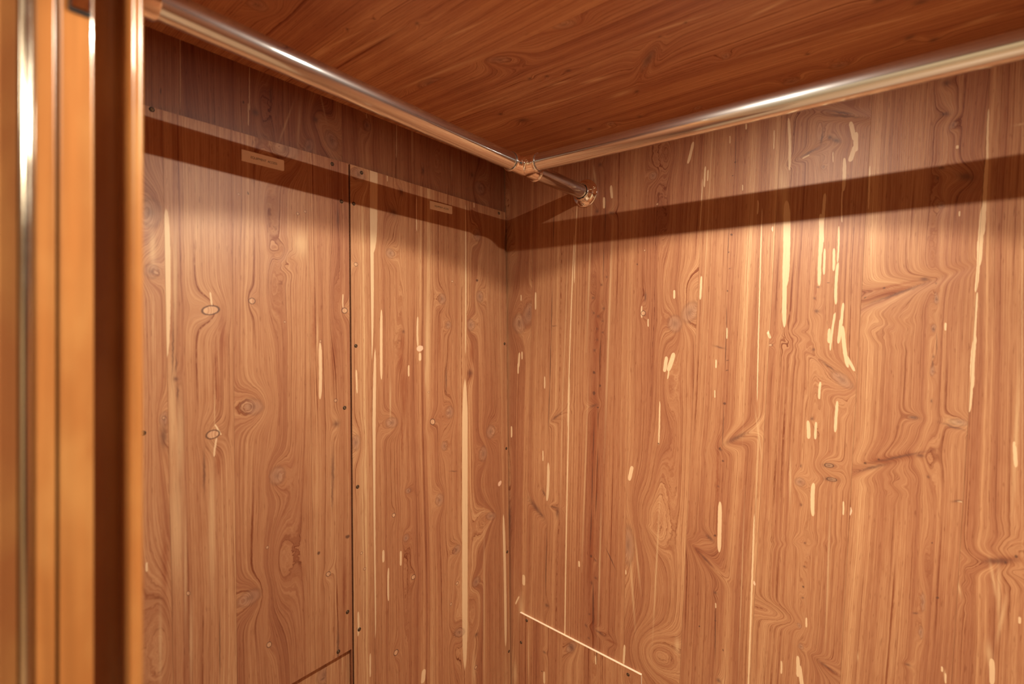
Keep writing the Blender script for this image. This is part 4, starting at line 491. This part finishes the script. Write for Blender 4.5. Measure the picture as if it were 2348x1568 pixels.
# ------------------------------------------------------------------ access panels on the left wall
TP = .2955
def panel(name, label, u0, u1, seams, F, seed, tonelist, wavs, top, hole=None, screws=(), plate=None):
    t = thing(name, FR_LEFT(u0, VB, PT), label, 'hatch')
    # board (core) under the veneer
    if hole:
        hu0, hu1, hv1 = hole
        bm = bmesh.new()
        for q in ([(u0, hv1), (u1, hv1), (u1, top[1]), (u0, top[0])], [(u0, VB), (hu0, VB), (hu0, hv1), (u0, hv1)], [(hu1, VB), (u1, VB), (u1, hv1), (hu1, hv1)], [(hu0, VB), (hu1, VB), (hu1, -.95), (hu0, -.95)]):
            prism_bm(q, PT, -.0008, FR_LEFT, bm)
        finish('core_board', bm, M_CORE, t)
    else:
        prism('core_board', [(u0, VB), (u1, VB), (u1, top[1]), (u0, top[0])], PT, -.0008, FR_LEFT, M_CORE, t)
    es = [(u0, u0)] + list(seams) + [(u1, u1)]
    tf = lambda u: top[0] + (top[1] - top[0]) * (u - u0) / (u1 - u0)
    for i, (a, b) in enumerate(zip(es, es[1:])):
        ga = GAP if i else 0; gb = GAP if i < len(es) - 2 else 0
        V0, V1 = -1.10, .2955
        f = lambda e, v_: e[0] + (e[1] - e[0]) * (v_ - V0) / (V1 - V0)
        keep = []
        for q in F:
            l_, r_ = f(a, q[2]), f(b, q[2])
            if l_ <= q[1] <= r_: keep.append(q)
        til = ((a[1] - a[0]) + (b[1] - b[0])) / 2 / (V1 - V0)
        CED = ('cedar_%s_%d' % (name, seed + i), keep, seed + i * 4); KW = dict(tilt=til, tone=tonelist[i][0], red=tonelist[i][1], wav=wavs[i], dens=.85)
        lo = VB
        if hole and f(b, VB) <= hole[1] and f(a, hole[2]) >= hole[0]:
            pl = [(f(a, hole[2]) + ga, hole[2]), (f(b, hole[2]) - gb, hole[2]), (f(b, .28) - gb, tf(f(b, .28))), (f(a, .28) + ga, tf(f(a, .28)))]
        elif hole and f(a, -.58) < hole[1] and i == len(es) - 2:
            pl = [(hole[1], VB), (u1, VB), (u1, tf(u1)), (f(a, .28) + ga, tf(f(a, .28))), (f(a, hole[2]) + ga, hole[2]), (hole[1], hole[2])]
        elif hole and i == 0:
            pl = [(u0, VB), (hole[0], VB), (hole[0], hole[2]), (f(b, hole[2]) - gb, hole[2]), (f(b, .28) - gb, tf(f(b, .28))), (u0, tf(u0))]
        else:
            pl = [(f(a, VB) + ga, VB), (f(b, VB) - gb, VB), (f(b, .28) - gb, tf(f(b, .28))), (f(a, .28) + ga, tf(f(a, .28)))]
        leaf(pl, -.0008, 0, FR_LEFT, t, *CED, **KW)
    put_screws(screws, FR_LEFT, (1, 0, 0), t)
    label_plate(FR_LEFT, plate[0], plate[1], t)
    return t
panel('equipment_hatch', 'wide cedar equipment hatch with larger label plate, beside the varnished door frame', .182, .4990, S_PANEL1, F_PANEL1, 31,
      [(.10, .0), (.06, .0), (.05, .0), (.03, .06)], (.8, .55, .9, .5), (.2950, .2960), hole=(.205, .4972, -.5810), screws=SCREWS_P1, plate=(.3155, .2700))
panel('equipment_hatch', 'narrow cedar equipment hatch between the wide hatch and the room corner', .5026, .9445, S_PANEL2, F_PANEL2, 47,
      [(.07, .0), (.03, .03), (.0, .08)], (.5, .6, .7), (.2960, .2880), screws=SCREWS_P2, plate=(.6926, .2672))

# ------------------------------------------------------------------ small cover board low on the right wall
t = thing('access_cover', FR_RIGHT(-.74, -1.0, 0), 'small rectangular cedar cover board with pale top edge low on right wall', 'board')
u0, u1, za, zb = -.7430, -.4255, -.7075, -.7185
prism('core_board', [(u0, -1.0), (u1, -1.0), (u1, zb), (u0, za)], 0, .0052, FR_RIGHT, M_PLY, t)
for i, (a, b) in enumerate([(u0, -.6170), (-.6170, u1)]):
    tf = lambda u: za + (zb - za) * (u - u0) / (u1 - u0)
    m = cedar('cedar_cover_%d' % i, [f for f in F_COVER if a <= f[1] <= b], 150 + 5 * i, tone=(-.03, .04)[i], red=(.1, 0)[i], wav=.6)
    prism('veneer_leaf', [(a, -1.0), (b, -1.0), (b, tf(b)), (a, tf(a))], .0052, .0060, FR_RIGHT, m, t)
put_screws(SCREWS_AC, FR_RIGHT, (0, -1, 0), t, .0060)

# ------------------------------------------------------------------ hanging rails
RT, RS = .0155, .0172
XR = -.5592
LA = Vector((XR, .100, .3118)); LT = Vector((XR, .72, .2992)); LF = Vector((XR, .950, .2978))
RA = Vector((XR, .72, .2992 + .0010)); RB = Vector((.64, .72, .2815))
dL = (LT - LA).normalized(); dE = (LF - LT).normalized(); dR = (RB - RA).normalized()
def tube(name, A, B, r, mat, parent, seg=64, chamf=.0):
    L_ = (B - A).length
    return finish(name, lathe_bm([(0, r), (L_, r)] if not chamf else [(0, r - chamf), (chamf, r), (L_ - chamf, r), (L_, r - chamf)], A, B - A, seg), mat, parent, smooth=True)
def sharp(o, ang=40):
    me = o.data
    me.set_sharp_from_angle(angle=R(ang))
    return o
def flange(name, P, D, parent, angs):
    """wall socket: disc plate, raised collar with rolled lip, three screws. P on the wall, D away from the wall"""
    f = finish(name, lathe_bm([(0, .0308), (.0022, .0310), (.0034, .0304), (.0040, .0290), (.0042, .0225), (.0052, .0212), (.0058, .0200), (.0160, .0194), (.0190, .0197), (.0200, .0204),
                               (.0214, .0205), (.0224, .0200), (.0227, .0188), (.0220, .0166), (.0060, .0160)], P, D, 72), M_CHROME2, parent, smooth=True)
    sharp(f, 50)
    q = Vector(D).to_track_quat('Z', 'Y')
    Pv = Vector(P); Dn = Vector(D).normalized()
    side = Vector((0, 0, 1)).cross(Dn).normalized()
    for a in angs:
        c = Pv + (side * math.cos(R(a)) + Vector((0, 0, 1)) * math.sin(R(a))) * .0255 + Dn * .0040
        s = finish('screw', lathe_bm([(0, .0036), (.0008, .0035), (.0016, .0026), (.0019, .0013), (.0008, .0010)], c, Dn, 18), M_CHROME2, f, smooth=True)
    return f
rl = thing('hanging_rail', LA, 'steel hanging rail running below the ceiling along the left wall', 'rail', None)
sharp(tube('tube', LA + dL * .004, LT - dL * .012, RT, M_CHROME, rl))
sharp(tube('tube', LT + dE * .010, LF - dE * .0062, RT, M_CHROME, rl))
sharp(finish('end_socket', lathe_bm([(0, .027), (.004, .027), (.005, .0182), (.046, .0180), (.0475, .0172), (.0475, .0157), (.006, .0157)], LA, dL, 64), M_CHROME2, rl, smooth=True))
flange('wall_flange', LF - Vector((0, 0, 0)), -dE, rl, (-100, 20, 140))
rr = thing('hanging_rail', RB, 'steel hanging rail running below the ceiling along the right wall', 'rail', None)
sharp(tube('tube', RA + dR * .012, RB - dR * .0062, RT, M_CHROME, rr))
flange('wall_flange', RB, -dR, rr, (90, -30, 210))
# tee fitting joining the two rails
tf_ = thing('tee_fitting', LT, 'shiny chrome tee fitting joining the two hanging rails', 'fitting')
bm = lathe_bm([(0, RS), (.078, RS)], LT - dL * .0365, dL, 48)
lathe_bm([(0, RS), (.0365, RS)], LT, dR, 48, bm)
bmesh.ops.create_icosphere(bm, subdivisions=3, radius=RS * 1.06, matrix=Matrix.Translation(LT + dR * .004))
body = finish('fitting_body', bm, M_CHROME2, tf_, smooth=True)
md = body.modifiers.new('r', 'REMESH'); md.mode = 'VOXEL'; md.voxel_size = .0012; md.use_smooth_shade = True
ms = body.modifiers.new('s', 'CORRECTIVE_SMOOTH' if False else 'SMOOTH'); ms.iterations = 60; ms.factor = .6
for P_, D_ in ((LT - dL * .0365, dL), (LT + dL * .0415, -dL), (LT + dR * .0365, -dR)):
    sharp(finish('collar_rim', lathe_bm([(0, .0161), (-.0006, .0168), (-.0006, .0178), (.0001, .0182), (.0010, .0182), (.0016, .0176), (.0016, .0161)], P_, D_, 64, closed=True), M_CHROME2, tf_, smooth=True), 60)
for D_, side in ((-dL, Vector((1, 0, 0))), (dR, Vector((0, -1, 0)))):
    nrm = (side + Vector((0, 0, .12))).normalized(); c = LT + D_ * .0215 + nrm * (RS - .0009)
    finish('set_screw', lathe_bm([(0, .0034), (.0011, .0032), (.0014, .0026), (.0013, .0018), (-.0006, .0016)], c, nrm, 20), M_CHROME2, tf_, smooth=True)

# ------------------------------------------------------------------ the downlight in the closet ceiling (above the frame)
dl = thing('ceiling_downlight', (LAMP.x, LAMP.y, ZC), 'small recessed downlight in the cedar ceiling of the closet', 'lamp')
sharp(finish('trim_ring', lathe_bm([(0, .036), (.0022, .035), (.0030, .030), (.0020, .017), (0, .017)], (LAMP.x, LAMP.y, ZC), (0, 0, -1), 48), M_CHROME2, dl, smooth=True))
g = G('lamp_lens'); g.b.inputs['Base Color'].default_value = (.9, .9, .85, 1); g.b.inputs['Emission Color'].default_value = (1, .86, .66, 1); g.b.inputs['Emission Strength'].default_value = 30
finish('lens', lathe_bm([(0, .016), (.0032, .015), (.0042, .010)], (LAMP.x, LAMP.y, ZC), (0, 0, -1), 32), g.m, dl, smooth=True)
